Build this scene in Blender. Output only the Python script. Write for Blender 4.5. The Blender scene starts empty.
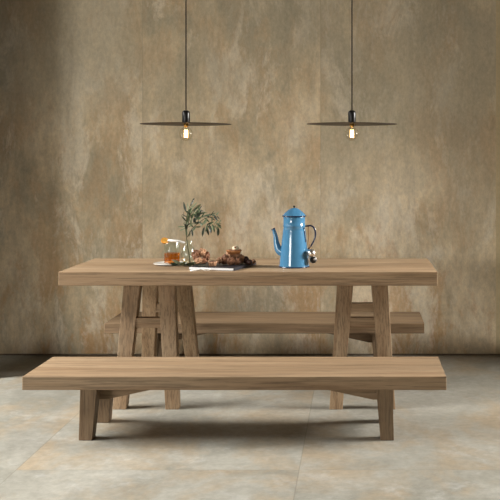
import bpy, bmesh, math, random
from mathutils import Vector, Matrix, noise
random.seed(7)
C = bpy.context.scene.collection
PI = math.pi
F, CX, CY, H = 960.0, 357.0, 160.0, 1.344        # focal (px), principal point, camera height
ZT, ZB = 0.75, 0.323                             # table and bench height

def PX(px, D): return (px - CX) * D / F
def PZ(py, D): return H - (py - CY) * D / F
def PT(px, py, D): return Vector((PX(px, D), D, PZ(py, D)))

# ------------------------------------------------------------------ node helpers
def new_mat(name):
    m = bpy.data.materials.new(name); m.use_nodes = True
    nt = m.node_tree; b = nt.nodes['Principled BSDF']
    return m, nt, b
def N(nt, t, **kw):
    n = nt.nodes.new(t)
    for k, v in kw.items(): setattr(n, k, v)
    return n
def ramp(nt, fac, stops):
    r = N(nt, 'ShaderNodeValToRGB')
    e = r.color_ramp.elements
    while len(e) < len(stops): e.new(0.5)
    for i, (p, c) in enumerate(stops):
        e[i].position = p
        e[i].color = (c, c, c, 1) if isinstance(c, (int, float)) else (*c, 1)
    nt.links.new(fac, r.inputs[0]); return r.outputs[0]
def mix(nt, fac, a, b, mode='MIX'):
    n = N(nt, 'ShaderNodeMix', data_type='RGBA', blend_type=mode)
    for sock, v in ((n.inputs[0], fac), (n.inputs[6], a), (n.inputs[7], b)):
        if isinstance(v, bpy.types.NodeSocket): nt.links.new(v, sock)
        elif isinstance(v, (int, float)): sock.default_value = v
        else: sock.default_value = (*v, 1)
    return n.outputs[2]
def math_n(nt, op, a, b=None, c=None):
    n = N(nt, 'ShaderNodeMath', operation=op)
    for i, v in enumerate((a, b, c)):
        if v is None: continue
        if isinstance(v, bpy.types.NodeSocket): nt.links.new(v, n.inputs[i])
        else: n.inputs[i].default_value = v
    return n.outputs[0]
def noise_n(nt, vec, scale, detail=6, rough=.6, dist=0):
    n = N(nt, 'ShaderNodeTexNoise'); nt.links.new(vec, n.inputs['Vector'])
    n.inputs['Scale'].default_value = scale; n.inputs['Detail'].default_value = detail
    n.inputs['Roughness'].default_value = rough; n.inputs['Distortion'].default_value = dist
    return n.outputs['Fac']
def mapping(nt, vec, scale=(1, 1, 1), loc=(0, 0, 0)):
    n = N(nt, 'ShaderNodeMapping'); nt.links.new(vec, n.inputs[0])
    n.inputs['Scale'].default_value = scale; n.inputs['Location'].default_value = loc
    return n.outputs[0]
def bump(nt, b, h, strength, dist=.01):
    n = N(nt, 'ShaderNodeBump'); nt.links.new(h, n.inputs['Height'])
    n.inputs['Strength'].default_value = strength; n.inputs['Distance'].default_value = dist
    nt.links.new(n.outputs[0], b.inputs['Normal'])
def plain(name, col, rough=.5, metal=0, bumpy=0, var=0.0, coat=0):
    m, nt, b = new_mat(name)
    tc = N(nt, 'ShaderNodeTexCoord').outputs['Object']
    f = noise_n(nt, tc, 40, 4)
    dark = tuple(c * (1 - var) for c in col); lite = tuple(min(1, c * (1 + var)) for c in col)
    nt.links.new(ramp(nt, f, [(.3, dark), (.7, lite)]), b.inputs['Base Color'])
    b.inputs['Roughness'].default_value = rough; b.inputs['Metallic'].default_value = metal
    b.inputs['Coat Weight'].default_value = coat
    if bumpy: bump(nt, b, f, bumpy)
    return m
def glass(name, col=(1, 1, 1), rough=0.0, ior=1.45):
    m, nt, b = new_mat(name)
    b.inputs['Base Color'].default_value = (*col, 1)
    b.inputs['Transmission Weight'].default_value = 1
    b.inputs['Roughness'].default_value = rough; b.inputs['IOR'].default_value = ior
    return m

def thin_glass(name, tint=(.96, .98, .97)):
    """thin clear wall: see-through with fresnel reflections"""
    m = bpy.data.materials.new(name); m.use_nodes = True; nt = m.node_tree; nt.nodes.clear()
    out = N(nt, 'ShaderNodeOutputMaterial'); mx = N(nt, 'ShaderNodeMixShader'); fr = N(nt, 'ShaderNodeLayerWeight')
    tr = N(nt, 'ShaderNodeBsdfTransparent'); gl = N(nt, 'ShaderNodeBsdfGlossy')
    fr.inputs['Blend'].default_value = .5; tr.inputs['Color'].default_value = (*tint, 1)
    gl.inputs['Color'].default_value = (1, 1, 1, 1); gl.inputs['Roughness'].default_value = .12
    nt.links.new(math_n(nt, 'MULTIPLY_ADD', math_n(nt, 'POWER', fr.outputs['Facing'], 4.0), .45, .035), mx.inputs[0]); nt.links.new(tr.outputs[0], mx.inputs[1]); nt.links.new(gl.outputs[0], mx.inputs[2])
    nt.links.new(mx.outputs[0], out.inputs[0]); return m

# ------------------------------------------------------------------ materials
def wood(name, axis, tint=1.0):
    """oak, grain along the given local axis (0 x, 2 z)"""
    m, nt, b = new_mat(name)
    tc = N(nt, 'ShaderNodeTexCoord').outputs['Object']
    oi = N(nt, 'ShaderNodeObjectInfo').outputs['Random']
    off = N(nt, 'ShaderNodeCombineXYZ')
    for i in range(3): nt.links.new(math_n(nt, 'MULTIPLY', oi, 7.0 + 3 * i), off.inputs[i])
    add = N(nt, 'ShaderNodeVectorMath', operation='ADD')
    nt.links.new(tc, add.inputs[0]); nt.links.new(off.outputs[0], add.inputs[1])
    v = add.outputs[0]
    def sc(l, s): 
        r = [s, s, s]; r[axis] = l; return tuple(r)
    fine = noise_n(nt, mapping(nt, v, sc(4, 130)), 1, 5, .7)
    band = noise_n(nt, mapping(nt, v, sc(.9, 22)), 1, 6, .66, .5)
    big = noise_n(nt, mapping(nt, v, sc(.7, 4)), 1, 3, .5)
    t = lambda r, g, bl: (r * tint, g * tint, bl * tint)
    base = ramp(nt, band, [(.30, t(.250, .152, .080)), (.50, t(.355, .240, .140)), (.70, t(.425, .305, .188))])
    fl = ramp(nt, fine, [(.40, .54), (.50, 1.0), (.66, 1.10)])
    c = mix(nt, .75, base, fl, 'MULTIPLY')
    bl = ramp(nt, big, [(.3, .80), (.7, 1.10)])
    c = mix(nt, .6, c, bl, 'MULTIPLY')
    nt.links.new(c, b.inputs['Base Color'])
    b.inputs['Roughness'].default_value = .58
    b.inputs['Specular IOR Level'].default_value = .3
    bump(nt, b, fine, .25, .002)
    return m
WX = wood('table_oak_lengthwise', 0, .92)
WZ = wood('table_oak_upright', 2, .88)
BXM = wood('bench_oak_shaded_lengthwise', 0, .68)  # darker than the table oak: shade on the bench put into its colour
BZM = wood('bench_oak_shaded_upright', 2, .54)  # legs darker still, their shade painted into the tint

def concrete(name, kind):
    """large format cement tiles with patina; world-sized pattern on object coordinates"""
    m, nt, b = new_mat(name)
    tc = N(nt, 'ShaderNodeTexCoord').outputs['Object']
    sep = N(nt, 'ShaderNodeSeparateXYZ'); nt.links.new(tc, sep.inputs[0])
    u, w, vv = sep.outputs
    T = 1.2275
    tu = math_n(nt, 'DIVIDE', math_n(nt, 'ADD', u, .251 + 10 * T), T)
    if kind == 'floor': tv = math_n(nt, 'DIVIDE', math_n(nt, 'ADD', w, -4.162 + 10 * T), 2 * T)
    else: tv = math_n(nt, 'DIVIDE', math_n(nt, 'ADD', vv, 20 * T), 2 * T)
    fu, fv = math_n(nt, 'FRACT', tu), math_n(nt, 'FRACT', tv)
    iu, iv = math_n(nt, 'FLOOR', tu), math_n(nt, 'FLOOR', tv)
    off = N(nt, 'ShaderNodeCombineXYZ')
    nt.links.new(math_n(nt, 'MULTIPLY', iu, 3.7), off.inputs[0])
    nt.links.new(math_n(nt, 'MULTIPLY', iv, 5.3), off.inputs[1])
    nt.links.new(math_n(nt, 'MULTIPLY', iu, 2.1), off.inputs[2])
    add = N(nt, 'ShaderNodeVectorMath', operation='ADD')
    nt.links.new(tc, add.inputs[0]); nt.links.new(off.outputs[0], add.inputs[1])
    p = add.outputs[0]
    ed = math_n(nt, 'MULTIPLY', math_n(nt, 'MINIMUM', fu, math_n(nt, 'SUBTRACT', 1.0, fu)), T)
    ed2 = math_n(nt, 'MULTIPLY', math_n(nt, 'MINIMUM', fv, math_n(nt, 'SUBTRACT', 1.0, fv)), 2 * T)
    edge = math_n(nt, 'MINIMUM', ed, ed2)
    if kind == 'floor':
        cloud = noise_n(nt, mapping(nt, p, (1.5, 1.1, 1)), 1.3, 7, .62, .6)
        rust = noise_n(nt, mapping(nt, p, (1.4, .9, 1), (5, 2, 0)), 1.5, 8, .68, .5)
        chalk = noise_n(nt, mapping(nt, p, (2.2, 2.2, 1), (1, 7, 3)), 2.6, 9, .72, .3)
        fine = noise_n(nt, p, 26, 8, .7)
        c = ramp(nt, cloud, [(.36, (.180, .174, .146)), (.50, (.232, .224, .192)), (.64, (.278, .268, .232))])
        c = mix(nt, ramp(nt, rust, [(.47, 0.0), (.62, .8)]), c, (.245, .195, .132))
        c = mix(nt, ramp(nt, chalk, [(.54, 0.0), (.66, .45)]), c, (.32, .318, .295))
        rough = .5
    else:
        s = (1.7, 1.7, .42)
        cloud = noise_n(nt, mapping(nt, p, (1.3, 1.3, .8)), 1.5, 9, .68, .3)
        streak = noise_n(nt, mapping(nt, p, s, (3, 1, 2)), 4.2, 9, .72, .3)
        rust = noise_n(nt, mapping(nt, p, (1.6, 1.6, .7), (9, 4, 6)), 2.0, 10, .74, .3)
        chalk = noise_n(nt, mapping(nt, p, (1.5, 1.5, .6), (2, 8, 5)), 3.0, 10, .74, .3)
        fine = noise_n(nt, mapping(nt, p, (1, 1, .6)), 42, 9, .8)
        c = ramp(nt, cloud, [(.38, (.55, .475, .335)), (.49, (.75, .615, .412)), (.61, (.88, .745, .535))])
        c = mix(nt, .7, c, ramp(nt, streak, [(.38, .76), (.52, 1.0), (.62, 1.10)]), 'MULTIPLY')
        # low part: warm ochre runs; upper part: greyer
        low = ramp(nt, math_n(nt, 'ADD', vv, math_n(nt, 'MULTIPLY', math_n(nt, 'SUBTRACT', streak, .5), 1.6)), [(.0, 1.0), (1.0, .25)])
        rf = math_n(nt, 'MULTIPLY', ramp(nt, rust, [(.48, 0.0), (.58, 1.0)]), math_n(nt, 'ADD', math_n(nt, 'MULTIPLY', low, .75), .25))
        c = mix(nt, rf, c, (.62, .40, .21))
        c = mix(nt, ramp(nt, chalk, [(.52, 0.0), (.61, .75)]), c, (.92, .82, .65))
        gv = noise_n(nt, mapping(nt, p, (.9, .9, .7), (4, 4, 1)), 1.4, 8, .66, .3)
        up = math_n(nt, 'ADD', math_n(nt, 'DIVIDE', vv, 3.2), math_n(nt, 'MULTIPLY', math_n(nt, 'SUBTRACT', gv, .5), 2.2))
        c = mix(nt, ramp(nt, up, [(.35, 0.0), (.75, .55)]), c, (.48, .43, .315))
        rough = .8
    c = mix(nt, .5, c, ramp(nt, fine, [(.38, .76), (.62, 1.18)]), 'MULTIPLY')
    # every tile a touch different
    wn = N(nt, 'ShaderNodeTexWhiteNoise', noise_dimensions='2D')
    cb = N(nt, 'ShaderNodeCombineXYZ'); nt.links.new(iu, cb.inputs[0]); nt.links.new(iv, cb.inputs[1])
    nt.links.new(cb.outputs[0], wn.inputs['Vector'])
    c = mix(nt, 1.0, c, ramp(nt, wn.outputs['Value'], [(0, .92), (1, 1.06)]), 'MULTIPLY')
    joint = ramp(nt, edge, [(.0015, 1.0), (.0035, 0.0)])
    c = mix(nt, math_n(nt, 'MULTIPLY', joint, .55 if kind == 'floor' else .2), c, (.11, .095, .07))
    nt.links.new(c, b.inputs['Base Color'])
    b.inputs['Roughness'].default_value = rough
    b.inputs['Specular IOR Level'].default_value = .3
    bump(nt, b, fine, .12, .004)
    return m
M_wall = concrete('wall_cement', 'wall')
M_floor = concrete('floor_cement', 'floor')
M_ceil = plain('ceiling_plaster', (.10, .085, .065), .9, var=.06)
M_dark = plain('low_bounce_brown', (.055, .042, .030), .9, var=.1)  # picked dark so the unseen walls bounce little light
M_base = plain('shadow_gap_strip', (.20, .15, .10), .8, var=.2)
M_trim = plain('ochre_edge_trim', (.62, .50, .30), .6, var=.08)
M_frame = plain('window_frame_paint', (.30, .26, .19), .6, var=.05)

M_blue = plain('blue_enamel', (.066, .212, .372), .16, var=.07, coat=.6)
M_navy = plain('navy_enamel_rim', (.012, .022, .06), .2, var=.1, coat=.6)
M_black = plain('black_metal', (.012, .011, .010), .32, .2, var=.2)
M_disc = plain('bronze_disc', (.060, .042, .028), .5, .35, var=.2)
M_cord = plain('dark_cord', (.020, .013, .010), .85, var=.2)
M_brass = plain('brass_cap', (.55, .33, .10), .35, 1, var=.1)
M_steel = plain('polished_steel', (.80, .74, .69), .32, 1, var=.05)
M_leather = plain('brown_chain', (.25, .13, .05), .5, .4, var=.2)
M_glass = thin_glass('clear_glass', (.94, .965, .95))
M_bulb = thin_glass('bulb_glass', (.985, .975, .95))
M_tea = thin_glass('amber_tea', (1.0, .52, .055))
M_white = plain('white_china', (.80, .79, .76), .25, var=.02)
M_paper = plain('white_page_edges', (.82, .82, .82), .8, var=.05)
M_cover = plain('dark_book_cover', (.014, .014, .020), .45, var=.3)
M_orange = plain('orange_peel', (.75, .30, .03), .5, var=.15, bumpy=.3)
M_pulp = plain('orange_pulp', (.80, .42, .08), .35, var=.2)
M_cookie = plain('baked_brown', (.21, .092, .044), .75, var=.6, bumpy=.8)
M_cookie2 = plain('baked_tan', (.40, .215, .115), .75, var=.5, bumpy=.8)
M_date = plain('dark_date', (.055, .022, .014), .4, var=.4, bumpy=.5)
M_crust = plain('tart_crust', (.40, .17, .055), .7, var=.35, bumpy=.6)
M_cream = plain('cream', (.85, .74, .52), .5, var=.06)
M_stem = plain('olive_stem', (.13, .115, .06), .8, var=.25)
M_leafd = plain('olive_leaf_dark', (.020, .032, .014), .45, var=.4)
M_leafm = plain('olive_leaf_mid', (.085, .125, .055), .5, var=.3)
M_leafp = plain('olive_leaf_pale', (.24, .29, .17), .6, var=.2)
m, nt, b = new_mat('filament_glow')
b.inputs['Base Color'].default_value = (1, .6, .2, 1)
b.inputs['Emission Color'].default_value = (1, .60, .22, 1); b.inputs['Emission Strength'].default_value = 9
M_fil = m

# ------------------------------------------------------------------ mesh helpers
def obj(name, bm, mat, parent=None, loc=(0, 0, 0), bevel=0, smooth=False, subsurf=0, recalc=True, label=None):
    if recalc: bmesh.ops.recalc_face_normals(bm, faces=bm.faces)
    me = bpy.data.meshes.new(name); bm.to_mesh(me); bm.free()
    for mm in (mat if isinstance(mat, (list, tuple)) else [mat]): me.materials.append(mm)
    o = bpy.data.objects.new(name, me); C.objects.link(o); o.location = loc
    if parent: o.parent = parent
    if bevel:
        md = o.modifiers.new('bevel', 'BEVEL'); md.width = bevel; md.segments = 2; md.limit_method = 'ANGLE'; md.angle_limit = .6
    if subsurf:
        md = o.modifiers.new('sub', 'SUBSURF'); md.levels = md.render_levels = subsurf
    if smooth:
        for f in me.polygons: f.use_smooth = True
    if label: o['label'] = label
    return o
def tag(o, label, cat, group=None):
    o['label'] = label; o['category'] = cat
    if group: o['group'] = group
    return o
def thing(name, label, cat, loc=(0, 0, 0), rz=0, group=None):
    o = bpy.data.objects.new(name, None); C.objects.link(o)
    o.empty_display_size = .05; o.location = loc; o.rotation_euler = (0, 0, rz)
    return tag(o, label, cat, group)
def struct(name, bm, mat):
    o = obj(name, bm, mat); o['kind'] = 'structure'; return o
def dup(root, loc, rz, label, group=None):
    r = root.copy(); C.objects.link(r); r.location = loc; r.rotation_euler = (0, 0, rz); r['label'] = label
    if group: r['group'] = group
    for ch in list(root.children):
        c = ch.copy(); C.objects.link(c); c.parent = r
        for g in ch.children:
            d = g.copy(); C.objects.link(d); d.parent = c
    return r
def box(bm, x0, x1, y0, y1, z0, z1):
    v = [bm.verts.new((x, y, z)) for z in (z0, z1) for (x, y) in ((x0, y0), (x1, y0), (x1, y1), (x0, y1))]
    for q in ((3, 2, 1, 0), (4, 5, 6, 7), (0, 1, 5, 4), (1, 2, 6, 5), (2, 3, 7, 6), (3, 0, 4, 7)):
        bm.faces.new([v[i] for i in q])
    return bm
def B(*a): return box(bmesh.new(), *a)
def frustum(c0, w0, d0, c1, w1, d1):
    """upright four-sided post from foot centre c0 to top centre c1"""
    bm = bmesh.new(); v = []
    for c, w, d in ((c0, w0, d0), (c1, w1, d1)):
        for sx, sy in ((-1, -1), (1, -1), (1, 1), (-1, 1)):
            v.append(bm.verts.new((c[0] + sx * w / 2, c[1] + sy * d / 2, c[2])))
    for q in ((3, 2, 1, 0), (4, 5, 6, 7), (0, 1, 5, 4), (1, 2, 6, 5), (2, 3, 7, 6), (3, 0, 4, 7)):
        bm.faces.new([v[i] for i in q])
    return bm
def lathe(prof, n=40, closed=False, bm=None, c=(0, 0)):
    bm = bm or bmesh.new(); rings = []
    for r, z in prof:
        if r < 1e-6: rings.append([bm.verts.new((c[0], c[1], z))])
        else: rings.append([bm.verts.new((c[0] + r * math.cos(2 * PI * k / n), c[1] + r * math.sin(2 * PI * k / n), z)) for k in range(n)])
    prs = list(zip(rings[:-1], rings[1:]))
    if closed: prs.append((rings[-1], rings[0]))
    for a, d in prs:
        for k in range(n):
            k2 = (k + 1) % n
            if len(a) == 1 and len(d) == 1: continue
            if len(a) == 1: bm.faces.new((a[0], d[k], d[k2]))
            elif len(d) == 1: bm.faces.new((a[k], a[k2], d[0]))
            else: bm.faces.new((a[k], a[k2], d[k2], d[k]))
    return bm
def tube(pts, rad, n=12, bm=None, caps=True):
    bm = bm or bmesh.new(); pts = [Vector(p) for p in pts]
    if not isinstance(rad, (list, tuple)): rad = [rad] * len(pts)
    rings = []; up = Vector((0, 1, 0.01))
    for i, p in enumerate(pts):
        t = (pts[min(i + 1, len(pts) - 1)] - pts[max(i - 1, 0)]).normalized()
        a = t.cross(up)
        if a.length < 1e-3: a = t.cross(Vector((1, 0, 0)))
        a.normalize(); b2 = t.cross(a)
        rings.append([bm.verts.new(p + (a * math.cos(2 * PI * k / n) + b2 * math.sin(2 * PI * k / n)) * rad[i]) for k in range(n)])
    for a, d in zip(rings[:-1], rings[1:]):
        for k in range(n): bm.faces.new((a[k], a[(k + 1) % n], d[(k + 1) % n], d[k]))
    if caps: bm.faces.new(rings[0][::-1]); bm.faces.new(rings[-1])
    return bm
def spline(ctrl, n=8):
    """Catmull-Rom through control points (any dimension)"""
    P = [Vector(c) for c in ctrl]; P = [P[0] * 2 - P[1]] + P + [P[-1] * 2 - P[-2]]; out = []
    for i in range(1, len(P) - 2):
        for k in range(n):
            t = k / n; a, b_, c, d = P[i - 1:i + 3]
            out.append(.5 * ((2 * b_) + (c - a) * t + (2 * a - 5 * b_ + 4 * c - d) * t * t + (3 * b_ - a - 3 * c + d) * t ** 3))
    out.append(P[-2]); return out

# ------------------------------------------------------------------ room
XL, XR, YB, YF, ZC = -4.5, 2.75, 6.617, -1.0, 4.0
struct('floor', B(XL - .25, XR + .25, YF, YB + .2, -.1, 0), M_floor)
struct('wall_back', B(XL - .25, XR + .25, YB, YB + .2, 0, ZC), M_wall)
struct('ceiling', B(XL - .25, XR + .25, YF, YB + .2, ZC, ZC + .1), M_ceil)
def wall_with_hole(x0, x1, y0, y1, z0, z1):
    bm = bmesh.new()
    box(bm, x0, x1, YF, y0, 0, ZC); box(bm, x0, x1, y1, YB, 0, ZC)
    box(bm, x0, x1, y0, y1, 0, z0); box(bm, x0, x1, y0, y1, z1, ZC)
    return bm
WL = (-.95, 5.7, .15, 3.1)     # left window: y0 y1 z0 z1
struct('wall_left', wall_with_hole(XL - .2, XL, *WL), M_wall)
WR = (3.9, 5.72, .6, 2.7)
bm = wall_with_hole(XR, XR + .2, *WR)
struct('wall_right', bm, M_dark)
struct('shade_partition', B(XL, -2.245, 5.9, 6.0, 0, ZC), M_dark)     # unseen wall added left of the view to shade the back wall's left end
def window(name, x, w):
    bm = bmesh.new(); t = .05; y0, y1, z0, z1 = w
    box(bm, x - .03, x + .03, y0, y1, z0, z0 + t); box(bm, x - .03, x + .03, y0, y1, z1 - t, z1)
    for k in range(4):
        y = y0 + (y1 - y0 - t) * k / 3; box(bm, x - .03, x + .03, y, y + t, z0 + t, z1 - t)
    struct(name, bm, M_frame)
window('window_1', XL - .12, WL); window('window_2', XR + .12, WR)
struct('wall_foot_shadow_strip', B(XL, XR, YB - .006, YB, 0, .009), M_base)  # dark strip standing in for the shadow line at the wall foot
struct('trim_1', B(.957, .990, YB - .003, YB, .009, ZC), M_trim)

# ------------------------------------------------------------------ bench
BX, BYF, BYB = -.5786, 4.525, 4.985
BYC = (BYF + BYB) / 2
def make_bench():
    t = thing('bench', 'long oak bench with thick plank seat standing in front of the table', 'bench', (BX, BYC, 0), 0, 'oak benches either side of the table')
    zt = ZB; th = .064; hd = (BYB - BYF) / 2
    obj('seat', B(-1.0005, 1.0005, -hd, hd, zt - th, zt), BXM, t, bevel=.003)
    for sx in (-1, 1):
        for sy, yf in ((-1, 4.597 + .035 - BYC), (1, 4.905 + .035 - BYC)):
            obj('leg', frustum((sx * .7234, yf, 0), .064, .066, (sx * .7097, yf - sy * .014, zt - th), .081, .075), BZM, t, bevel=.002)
        # tapered rail under the seat, running inwards from between the legs
        bm = bmesh.new(); pr = [(.745, zt - th), (.745, .168), (.655, .168), (.29, zt - th - .012), (.29, zt - th)]
        a = [bm.verts.new((sx * x, -.045, z)) for x, z in pr]; c = [bm.verts.new((sx * x, .045, z)) for x, z in pr]
        bm.faces.new(a); bm.faces.new(c[::-1])
        for i in range(5): bm.faces.new((a[i], c[i], c[(i + 1) % 5], a[(i + 1) % 5]))
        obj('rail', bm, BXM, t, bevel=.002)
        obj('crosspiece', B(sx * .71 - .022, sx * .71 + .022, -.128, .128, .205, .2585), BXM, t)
    return t
bench = make_bench()
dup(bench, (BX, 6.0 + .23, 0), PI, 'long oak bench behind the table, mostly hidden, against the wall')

# ------------------------------------------------------------------ table
TXL, TXR, TYF, TYB = -1.586, .4277, 5.10, 5.80
TYC, TXC = (TYF + TYB) / 2, (TXL + TXR) / 2
tab = thing('dining_table', 'long oak trestle dining table with thick top and splayed legs', 'table', (TXC, TYC, 0))
TH = .0744; zu = ZT - TH
obj('tabletop', B(TXL - TXC, TXR - TXC, TYF - TYC, TYB - TYC, zu, ZT), WX, tab, bevel=.003)
for xc in (-1.139, .029):
    for (yf, yt) in ((5.17 + .0325, 5.26 + .035), (5.865 + .0325, 5.715 + .035)):
        for s in (-1, 1):
            obj('leg', frustum((xc + s * .1425 - TXC, yf - TYC, 0), .0705, .065, (xc + s * .0935 - TXC, yt - TYC, zu), .0905, .072), WZ, tab, bevel=.002)
        zc = .455; k = zc / zu; ym = yf + (yt - yf) * k
        obj('crossbar', B(xc - .085 - TXC, xc + .085 - TXC, ym - .030 - TYC, ym + .030 - TYC, .4285, .4815), WX, tab, bevel=.002)

# ------------------------------------------------------------------ pendant lamps
PD = 5.45
def make_pendant(px, label):
    x = PX(px, PD); zd = PZ(123.8, PD)
    t = thing('pendant_lamp', label, 'lamp', (x, PD, zd), 0, 'flat disc pendant lamps over the table')
    prof = [(0, .0045), (.03, .0045), (.2555, -.0005), (.2565, -.0018), (.2555, -.003), (.03, .0015), (0, .0015)]
    obj('shade', lathe(prof, 72), M_disc, t, smooth=True, label='wide flat bronze disc shade')
    obj('socket', lathe([(0, .004), (.0215, .004), (.0225, .007), (.0225, .060), (.020, .070), (.013, .0755), (.004, .077), (0, .077)], 32), M_black, t, smooth=True, label='black cylindrical bulb holder')
    obj('cord', tube([(0, 0, .076), (0, 0, ZC - zd - .03)], .0036, 10), M_cord, t, smooth=True)
    obj('ceiling_rose', lathe([(0, ZC - zd), (.05, ZC - zd), (.05, ZC - zd - .022), (.01, ZC - zd - .032), (0, ZC - zd - .032)], 32), M_black, t)
    # globe bulb: thin glass shell, brass cap, glowing filament
    R, zc = .040, -.058
    outer = [(.0125, .0)] + [(R * math.sin(a), zc + R * math.cos(a)) for a in [0.34 + i * (PI - .34) / 18 for i in range(18)]] + [(0, zc - R)]
    inner = [(max(0, r - .0012), z + (.0012 if i > 9 else 0)) for i, (r, z) in enumerate(outer)][::-1]
    bu = obj('bulb', lathe(outer + inner[:-1] + [(.0112, .0)], 32), M_bulb, t, smooth=True, label='clear glass globe bulb')
    obj('screw_cap', lathe([(0, .002), (.0135, .002), (.0135, -.014), (.010, -.018), (0, -.018)], 24), M_brass, bu, smooth=True)
    bm = bmesh.new(); nb = 7
    for i in range(nb):
        a = 2 * PI * i / nb; tube([(.0085 * math.cos(a), .0085 * math.sin(a), -.034), (.0095 * math.cos(a), .0095 * math.sin(a), -.078)], .0011, 6, bm)
    obj('filament', bm, M_fil, bu)
    return t
p1 = make_pendant(186, 'left hanging pendant lamp with flat dark disc, above the olive branch')
dup(p1, (PX(352, PD), PD, PZ(123.8, PD)), .4, 'right hanging pendant lamp with flat dark disc, above the blue coffee pot')

# ------------------------------------------------------------------ coffee pot
D0 = 5.335; sx_ = D0 / F
pc = PX(294.2, D0)
pot = thing('coffee_pot', 'tall blue enamel coffee pot with curved spout standing on the table', 'coffee pot', (pc, D0, ZT))
zz = lambda py: (267.1 - py) * sx_
rr = lambda w: w * sx_ / 2
body = [(0, 0), (rr(29.4), 0), (rr(30.2), .004), (rr(29.6), .014), (rr(28.2), zz(256)), (rr(25.4), zz(243)), (rr(22.8), zz(231)), (rr(21.6), zz(227)),
        (rr(22.4), zz(226.6)), (rr(22.4), zz(225.2)), (rr(21.8), zz(224.6)), (rr(22.0), zz(218)), (rr(22.4), zz(216.6)), (rr(19), zz(216.6)), (0, zz(217))]
obj('body', lathe(body, 56), M_blue, pot, smooth=True)
obj('base_rim', lathe([(rr(30.2), -.0), (rr(31.4), .002), (rr(31.2), .006), (rr(30), .007)], 56, True), M_navy, pot, smooth=True, label='dark blue base rim')
lid = [(rr(22.8), zz(216.5)), (rr(24.2), zz(216.6)), (rr(24.0), zz(215.6)), (rr(22.6), zz(215.0)), (rr(20.4), zz(213.6)), (rr(16), zz(211.6)), (rr(11.4), zz(209.8)), (rr(8), zz(208.7)), (rr(6.4), zz(208.2)), (0, zz(208.0))]
ld = obj('lid', lathe([(0, zz(216))] + lid, 56), M_blue, pot, smooth=True)
obj('lid_rim', lathe([(rr(23.4), zz(216.4)), (rr(24.6), zz(216.7)), (rr(24.6), zz(215.6)), (rr(23.4), zz(215.6))], 56, True), M_navy, ld, smooth=True, label='dark blue lid rim')
obj('knob', lathe([(0, zz(208.3)), (rr(1.8), zz(208.3)), (rr(1.4), zz(207.4)), (rr(2.6), zz(206.7)), (rr(2.2), zz(205.9)), (0, zz(205.6))], 24), M_black, ld, smooth=True, label='small black knob')
P = lambda px, py, dy=0: Vector(((px - 294.6) * sx_, dy, zz(py)))
sp = spline([(*P(288, 251.5), rr(11.5)), (*P(283, 252.2), rr(9.8)), (*P(279, 249.6), rr(7.8)), (*P(277, 243.5), rr(5.8)), (*P(276, 236.5), rr(4.5)), (*P(274.6, 231.5), rr(3.6)), (*P(273.6, 229.2), rr(3.6))], 6)
obj('spout', tube([p[:3] for p in sp], [p[3] for p in sp], 20), M_blue, pot, smooth=True)
obj('spout_lip', tube([P(273.9, 229.7), P(273.4, 228.6)], rr(4.0), 20), M_navy, pot, smooth=True, label='dark blue lip of the spout')
hp = spline([P(304.2, 226.6), P(307.5, 226.2), P(311.5, 226.0), P(314.6, 228.5), P(315.8, 233.5), P(315.0, 239), P(312, 245), P(308.6, 249.6), P(306.4, 251.6)], 6)
obj('handle', tube(hp, rr(1.7), 12), M_navy, pot, smooth=True, label='dark blue loop handle')
obj('body_line', tube([P(304.4, 227.5, -.028), P(305.0, 231, -.028), P(306.0, 242, -.028)], .0035, 8), M_navy, pot, smooth=True)  # navy line down the body beside the handle

# tea ball hanging from the handle, open in two halves
tb = thing('tea_infuser', 'silver ball tea infuser hanging from the coffee pot handle', 'tea infuser', (PX(312.2, D0), D0 - .03, ZT))
Q = lambda px, py, dy=0: Vector(((px - 312.2) * sx_, dy, zz(py)))
def ball(c, r, n=24): return lathe([(0, c.z - r)] + [(r * math.sin(a), c.z - r * math.cos(a)) for a in [PI * i / 14 for i in range(1, 14)]] + [(0, c.z + r)], n, c=(c.x, c.y))
obj('ball_half', ball(Q(311.8, 252.6, -.012), rr(8.6)), M_steel, tb, smooth=True)
hb = obj('ball_half', ball(Q(313.6, 259.2, .0), rr(7.6)), M_steel, tb, smooth=True)
obj('mesh_opening', lathe([(rr(5.2), 0), (rr(6.6), .002), (rr(6.0), .004), (0, .004)], 24), M_black, hb, loc=Q(313.6, 259.2, -.017), smooth=True)
hb.children[0].rotation_euler = (math.radians(80), 0, .3)
obj('chain', tube(spline([Q(308.2, 226.3, .03), Q(308.5, 232, .024), Q(309.3, 241, .015), Q(310.3, 249.5, -.004)], 6), .0028, 8), M_leather, tb, smooth=True, label='thin brown chain')

# ------------------------------------------------------------------ plate, glass of tea
GD = 5.46; sg = GD / F
px0 = PX(170.4, GD)
pl = obj('plate', lathe([(0, .003), (.055, .003), (.092, .009), (.094, .010), (.0935, .0125), (.091, .0115), (.054, .006), (0, .006)], 48), M_white, None, (px0, GD - .005, ZT - .003), smooth=True)
tag(pl, 'white saucer plate under the glass of amber tea', 'plate')
gx = PX(172, GD)
gl = thing('drinking_glass', 'clear straight drinking glass half full of amber tea on white plate', 'glass', (gx, GD, ZT + .0035))
R, hgt = .0455, .123
obj('tumbler', lathe([(0, 0), (R - .003, 0), (R, .004), (R, hgt), (R - .001, hgt + .0015), (R - .0025, hgt), (R - .0025, .008), (0, .008)], 40), M_glass, gl, smooth=True)
obj('tea', lathe([(0, .0075), (R - .0019, .0075), (R - .0019, .062), (0, .062)], 40), M_tea, gl, smooth=False, label='amber tea')
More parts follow.
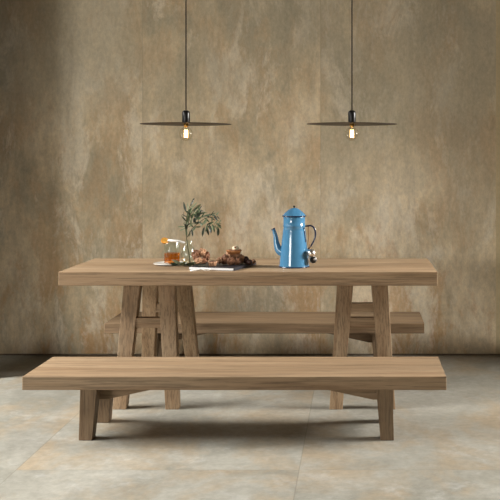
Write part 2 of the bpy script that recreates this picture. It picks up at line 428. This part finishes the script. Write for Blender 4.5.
# orange slice on the rim, stirrer laid across it
bm = bmesh.new()
lathe([(0, -.004), (.021, -.004), (.021, .004), (0, .004)], 28, bm=bm)
osl = thing('orange_slice', 'slice of orange perched on the left rim of the tea glass', 'fruit', (gx - .038, GD - .012, ZT + .122), 0)
e = obj('pulp', bm, M_pulp, osl, smooth=False); 
e2 = obj('peel', lathe([(.0205, -.0048), (.0245, -.0044), (.0245, .0044), (.0205, .0048)], 28, True), M_orange, osl)
for q in (e, e2): q.rotation_euler = (math.radians(38), math.radians(24), 0); q.location = (0, 0, .014); q.scale = (.88, .88, .88)
st = obj('stirring_stick', tube([(-.034, -.004, .003), (.03, 0, -.002), (.062, .004, -.012)], .0062, 12), M_white, None, (gx + .012, GD - .01, ZT + .1355), smooth=True)
tag(st, 'white stirring stick lying across the rim of the tea glass', 'stirrer')

# ------------------------------------------------------------------ vase with olive branch
VD = 5.47; vx = PX(188.3, VD)
prof = [(0, 0), (.022, 0), (.032, .004), (.040, .024), (.0425, .050), (.039, .078), (.030, .100), (.022, .114), (.019, .126), (.021, .136)]
t_ = .0016
inn = [(max(0, r - t_), z + (t_ * 2 if i < 2 else 0)) for i, (r, z) in enumerate(prof)][::-1]
v = obj('vase', lathe(prof + inn, 40), M_glass, None, (vx, VD, ZT), smooth=True)
tag(v, 'small clear glass vase holding the olive branch', 'vase')

SD = VD; ss = SD / F
br = thing('olive_branch', 'olive branch with narrow grey green leaves standing in the glass vase', 'branch', (vx, SD, ZT + .006))
def LP(px, py, dy=0): return Vector(((px - 188.3) * ss, dy, PZ(py, SD) - ZT - .006))
bm = bmesh.new()
def twig(pts, r0, r1, n=5):
    p = spline(pts, n); tube(p, [r0 + (r1 - r0) * i / (len(p) - 1) for i in range(len(p))], 8, bm)
twig([LP(190.3, 264.2), LP(189.5, 257), LP(187.6, 246), LP(186.2, 234), LP(186.2, 224), LP(187.2, 214), LP(190, 206), LP(193.5, 198)], .0042, .0016)
twig([LP(186.6, 231), LP(189, 223, -.02), LP(192, 213, -.03), LP(196, 207, -.035), LP(201, 204, -.04)], .0026, .0012)
twig([LP(187.4, 237), LP(192, 229, .01), LP(197, 224, .02), LP(204, 219, .02), LP(212, 217, .01), LP(219, 221, 0)], .0028, .0012)
twig([LP(197, 224, .02), LP(200, 218, -.01), LP(206, 215, -.03), LP(215, 213, -.04)], .0018, .001)
twig([LP(186.2, 234), LP(184.5, 222, -.01), LP(184, 212, -.02)], .002, .001)
obj('stem', bm, M_stem, br, smooth=True)
bm = bmesh.new()
def leaf(bm, base, tip, wid, mat, roll=0.0, droop=.1):
    """narrow folded leaf with thickness-free blade, modelled as two curved halves"""
    base, tip = Vector(base), Vector(tip); ax = tip - base; L = ax.length; ax.normalize()
    side = ax.cross(Vector((0, -1, 0)))
    if side.length < .05: side = Vector((1, 0, 0))
    side.normalize(); side = Matrix.Rotation(roll, 3, ax) @ side; nrm = side.cross(ax)
    rows = []; n = 7
    for i in range(n + 1):
        t = i / n; w = wid * (math.sin(PI * min(1, t * .96 + .02)) ** .8) * .5
        c = base + ax * L * t + nrm * (-droop * L * (t * t)) 
        if i in (0, n): rows.append([bm.verts.new(c)])
        else: rows.append([bm.verts.new(c - side * w + nrm * w * .35), bm.verts.new(c), bm.verts.new(c + side * w + nrm * w * .35)])
    for a, d in zip(rows[:-1], rows[1:]):
        if len(a) == 1: fs = [(a[0], d[0], d[1]), (a[0], d[1], d[2])]
        elif len(d) == 1: fs = [(a[0], a[1], d[0]), (a[1], a[2], d[0])]
        else: fs = [(a[0], a[1], d[1], d[0]), (a[1], a[2], d[2], d[1])]
        for q in fs:
            f = bm.faces.new(q); f.material_index = mat; f.smooth = True
# leaves in zoomed-photo units (9.1 per pixel, origin 175,190): base x,y, tip x,y, width, tone 0 dark 1 mid 2 pale
LV = [(98, 205, 72, 108, 20, 0), (140, 150, 172, 72, 18, 0), (165, 190, 248, 125, 15, 1), (100, 290, 50, 228, 12, 2), (95, 335, 20, 335, 12, 2), (100, 345, 40, 372, 10, 2),
      (120, 215, 150, 140, 16, 1), (110, 250, 155, 180, 16, 2), (130, 200, 125, 110, 12, 2), (150, 170, 210, 110, 11, 2), (110, 300, 140, 220, 16, 1), (105, 330, 100, 240, 15, 1),
      (120, 340, 170, 300, 14, 2), (105, 345, 118, 412, 13, 1), (110, 360, 102, 300, 18, 0), (150, 350, 160, 425, 17, 0), (140, 320, 150, 250, 16, 2), (175, 300, 190, 240, 18, 1), (180, 245, 240, 205, 24, 0),
      (190, 270, 235, 190, 22, 0), (200, 230, 215, 175, 20, 1), (200, 260, 250, 250, 18, 1), (190, 300, 240, 290, 16, 0), (215, 280, 260, 320, 14, 1), (185, 305, 178, 250, 18, 0), (150, 260, 175, 210, 20, 1),
      (255, 240, 335, 222, 17, 1), (290, 235, 380, 205, 13, 2), (330, 225, 375, 235, 14, 1), (370, 235, 392, 272, 18, 0), (260, 300, 300, 250, 14, 2), (330, 300, 335, 240, 12, 2), (270, 330, 246, 425, 20, 0), (290, 330, 306, 415, 20, 0),
      (315, 315, 330, 395, 24, 0), (350, 310, 365, 385, 14, 1), (370, 310, 395, 375, 13, 2), (385, 310, 430, 350, 12, 1), (400, 340, 398, 418, 20, 0), (380, 330, 390, 410, 16, 1), (300, 310, 280, 380, 16, 1),
      (340, 305, 345, 370, 14, 2), (250, 330, 190, 330, 14, 1), (200, 325, 170, 370, 13, 1), (230, 330, 265, 290, 13, 2), (130, 370, 125, 430, 12, 2), (118, 220, 90, 190, 14, 1), (145, 235, 130, 180, 16, 0), (160, 215, 205, 150, 12, 2),
      (100, 280, 118, 200, 14, 2), (125, 300, 165, 345, 13, 1), (205, 215, 240, 175, 14, 1), (320, 250, 300, 235, 14, 0), (365, 305, 420, 310, 11, 2), (310, 300, 270, 260, 11, 1)]
for (ax_, ay_, bx_, by_, k) in ((100, 350, 110, 200, 12), (130, 230, 240, 170, 10), (150, 320, 240, 200, 14), (240, 250, 400, 230, 8), (250, 320, 400, 310, 9)):
    for i in range(k):      # extra leaves along each twig, alternating sides
        t = (i + random.random() * .6) / k; x, y = ax_ + (bx_ - ax_) * t, ay_ + (by_ - ay_) * t
        a = math.atan2(by_ - ay_, bx_ - ax_) + (1 if i % 2 else -1) * random.uniform(.4, 1.1); L = random.uniform(40, 68)
        LV.append((x, y, x + L * math.cos(a), y + L * math.sin(a), random.uniform(8, 13), random.choice((0, 0, 1, 1, 2))))
for (bx, by, tx, ty, w, mt) in LV:
    dy = random.uniform(-.035, .035)
    q = lambda x, y, d: LP(175 + x / 9.1, 190 + y / 9.1, d)
    leaf(bm, q(bx, by, dy), q(tx, ty, dy + random.uniform(-.02, .02)), w / 9.1 * ss * 1.2, mt, random.uniform(-.7, .7), random.uniform(-.06, .12))
obj('foliage', bm, [M_leafd, M_leafm, M_leafp], br, recalc=False)

# fallen sprig beside the vase
sd = 5.36
spg = thing('olive_sprig', 'short dark olive sprig lying on the table in front of the vase', 'sprig', (PX(183.5, sd), sd, ZT), 0)
bm = bmesh.new(); tube([(-.040, .01, .004), (0, .004, .005), (.045, .012, .004)], .0018, 8, bm); obj('stem', bm, M_stem, spg)
bm = bmesh.new()
for (x0, y0, x1, y1, mt) in ((-.03, .01, -.065, -.01, 0), (-.02, .008, .015, -.025, 1), (0, .006, -.035, .04, 0), (.01, .006, .05, -.02, 0), (.025, .01, .07, .03, 1), (-.01, .008, -.05, -.03, 2), (.04, .012, .085, 0, 0), (.0, .008, .04, .045, 0)):
    leaf(bm, (x0, y0, .008), (x1 * 1.15, y1 * 1.2, .016 + .012 * mt), .019, mt, PI / 2 * .45, .03)
obj('foliage', bm, [M_leafd, M_leafm, M_leafp], spg, recalc=False)

# ------------------------------------------------------------------ book with dark covers, turned on the table
c0 = Vector((-.911, 5.205)); c1 = Vector((-.658, 5.137)); c3 = c0 + Vector((.0957, .318))
u = (c1 - c0).normalized(); w = Vector((-u.y, u.x))
cb_ = c0 + u * .131 + w * .166; ang = math.atan2(u.y, u.x)
bk = thing('book', 'dark covered book with white page edges lying under the baked sweets', 'book', (cb_.x, cb_.y, ZT), ang)
obj('pages', B(-.131, .126, -.164, .160, .002, .0130), M_paper, bk, label='white page block')
bm = bmesh.new(); box(bm, -.131, .131, -.163, .163, .0130, .0155); box(bm, -.131, .131, -.163, .163, 0, .002); box(bm, .1265, .131, -.163, .163, .002, .0130)
obj('cover', bm, M_cover, bk, label='dark cover and spine')
ZK = ZT + .0155
spn = thing('spoon', 'small white spoon lying on the table against the page edges', 'spoon', (PX(206.5, 5.127), 5.127, ZT), .25)
bm = bmesh.new(); lathe([(0, .002), (.014, .004), (.024, .013), (.0225, .0145), (.013, .0065), (0, .005)], 24, bm=bm)
for vtx in bm.verts: vtx.co.x *= 1.05; vtx.co.y *= .8
obj('bowl', bm, M_white, spn, smooth=True)
obj('handle', tube([(-.02, .003, .012), (-.05, .006, .008), (-.085, .010, .004)], [.005, .004, .005], 10), M_white, spn, smooth=True)

# glass dish on the book with cookies
dd = 5.24; dx = PX(200.5, dd)
gd = obj('glass_dish', lathe([(0, 0), (.024, 0), (.027, .003), (.039, .020), (.041, .026), (.039, .027), (.036, .020), (.025, .0045), (0, .004)], 36), M_glass, None, (dx, dd, ZK), smooth=True)
tag(gd, 'small clear glass dish holding the leftmost cookies', 'dish')

def lump(seed, rx, ry, rz, amp=.22, freq=2.2, sub=3):
    bm = bmesh.new(); bmesh.ops.create_icosphere(bm, subdivisions=sub, radius=1)
    o = Vector((seed * 3.1, seed * 1.7, seed * .9))
    for vtx in bm.verts:
        n = noise.noise(vtx.co * freq + o) * amp + noise.noise(vtx.co * freq * 2.7 + o) * amp * .5
        vtx.co = vtx.co * (1 + n); vtx.co.x *= rx; vtx.co.y *= ry; vtx.co.z *= rz
    return bm
CK = [ # px, py(centre), w, h, D, material, label, group
  (196.3, 255.0, 8, 10, 5.235, M_cookie, 'dark brown cookie standing at the left in the glass dish', 0),
  (202.0, 252.6, 8.5, 8, 5.245, M_cookie2, 'tan cookie on top of the pile in the glass dish', 0),
  (206.2, 256.2, 7, 9, 5.25, M_cookie, 'brown cookie at the right edge of the glass dish', 0),
  (199.0, 260.8, 7, 6, 5.215, M_cookie2, 'small cookie low at the front of the glass dish', 0),
  (203.8, 260.8, 6, 6, 5.22, M_cookie, 'brown cookie low at the right front of the glass dish', 0),
  (219.6, 260.6, 6, 6, 5.29, M_cookie2, 'small tan cookie between the front tartlet and the big heap', 1),
  (225.0, 259.6, 8, 9, 5.30, M_cookie, 'brown cookie at the left end of the big heap on the book', 1),
  (229.5, 255.2, 8, 8.5, 5.33, M_cookie2, 'tan cookie under the left side of the top tart', 1),
  (231.0, 261.0, 8, 7.5, 5.29, M_cookie, 'brown cookie in the front middle of the heap on the book', 1),
  (236.4, 256.4, 8, 8.5, 5.34, M_cookie2, 'tan cookie under the right side of the top tart', 1),
  (237.2, 261.6, 7, 7, 5.30, M_cookie, 'brown cookie at the front right of the heap on the book', 1),
  (241.4, 259.0, 7.5, 8, 5.35, M_cookie2, 'tan cookie at the right end of the heap on the book', 1),
  (233.5, 259.0, 9, 8, 5.36, M_cookie, 'brown cookie at the back of the heap on the book', 1),
  (246.0, 260.0, 6, 7.5, 5.35, M_date, 'dark date leaning on the right end of the cookie heap', 2),
  (249.6, 262.2, 5.5, 5.5, 5.33, M_date, 'dark date lying at the right corner of the book', 2),
  (253.6, 261.6, 4, 4.5, 5.40, M_cookie2, 'tiny tan cookie at the far right corner of the book', 1)]
GR = ['cookies in the glass dish', 'cookies heaped on the book', 'dates on the book']
for i, (px, py, wd, ht, D, mt, lab, g) in enumerate(CK):
    s = D / F
    o = obj('date' if g == 2 else 'cookie', lump(i + 1, wd * s / 2 * 1.05, wd * s / 2 * .85, ht * s / 2, .12 if g == 2 else .40, 1.6 if g == 2 else 2.2, 4), mt, None, (PX(px, D), D, PZ(py, D)), smooth=True)
    tag(o, lab, 'date' if g == 2 else 'cookie', GR[g])
def tart(name, px, py_bottom, D, r, h, lab, cream):
    t = thing(name, lab, 'tart', (PX(px, D), D, PZ(py_bottom, D)))
    bm = bmesh.new(); n = 48
    lathe([(0, 0), (r * .72, 0), (r * .95, h * .8), (r, h), (r * .9, h), (r * .82, h * .75), (0, h * .7)], n, bm=bm)
    for vtx in bm.verts:
        a = math.atan2(vtx.co.y, vtx.co.x); k = 1 + .06 * math.cos(12 * a) * min(1, Vector((vtx.co.x, vtx.co.y)).length / (r * .7))
        vtx.co.x *= k; vtx.co.y *= k; vtx.co.z += .004 * noise.noise(vtx.co * 40)
    obj('crust', bm, M_crust if cream else M_cookie2, t, smooth=True)
    f = obj('filling', lump(33, r * .8, r * .8, h * .45, .2, 2), M_cookie if cream else M_date, t, (0, 0, h * .75), smooth=True)
    if cream:
        cr = obj('cream', lump(41, .019, .018, .013, .22, 1.8), M_cream, t, (.010, -.002, h + .010), smooth=True, label='pale cream dollop')
        obj('nut', lump(43, .006, .006, .005, .1), M_cookie, cr, (.0, -.014, .007), smooth=True)
tart('tart', 233.8, 253.6, 5.325, .043, .020, 'caramel tart with cream dollop on top of the cookie heap', True)
tart('tartlet', 212.4, 266.0, 5.225, .025, .026, 'small dark filled tartlet at the front of the book', False)

# ------------------------------------------------------------------ light
def area(name, loc, rot, sx, sy, power, col):
    l = bpy.data.lights.new(name, 'AREA'); l.shape = 'RECTANGLE'; l.size = sx; l.size_y = sy; l.energy = power; l.color = col
    o = bpy.data.objects.new(name, l); C.objects.link(o); o.location = loc; o.rotation_euler = rot; return o
def aim(p, q): return (Vector(q) - Vector(p)).to_track_quat('-Z', 'Y').to_euler()
p = (-10.2, 4.1, 6.7); area('sky_outside_left_window', p, aim(p, (-.3, 5.0, .3)), 5.6, 4.6, 3700, (1, .98, .94))
p = (-5.1, -2.4, 1.6); area('added_front_light', p, aim(p, (-.8, 6.0, .9)), 2.2, 1.4, 125, (1, .95, .88))  # added lamp: sharpens the shade edge at the back wall's left end
p = (5.4, 5.35, 2.9); area('sky_outside_right_window', p, aim(p, (.4, 5.5, .5)), 1.6, 1.6, 580, (1, .96, .9))
wd = bpy.data.worlds.new('world'); bpy.context.scene.world = wd; wd.use_nodes = True
wd.node_tree.nodes['Background'].inputs[0].default_value = (1, .96, .9, 1)
wd.node_tree.nodes['Background'].inputs[1].default_value = .015

# ------------------------------------------------------------------ camera and view
cam = bpy.data.cameras.new('camera'); co = bpy.data.objects.new('camera', cam); C.objects.link(co)
co.location = (0, 0, H); co.rotation_euler = (PI / 2, 0, 0)
cam.sensor_width = 36; cam.lens = F * 36 / 500; cam.shift_x = (250 - CX) / 500; cam.shift_y = (CY - 250) / 500
sc = bpy.context.scene; sc.camera = co
vs = sc.view_settings; vs.view_transform = 'Standard'; vs.look = 'None'; vs.gamma = 1; vs.use_curve_mapping = False; vs.exposure = 0.86
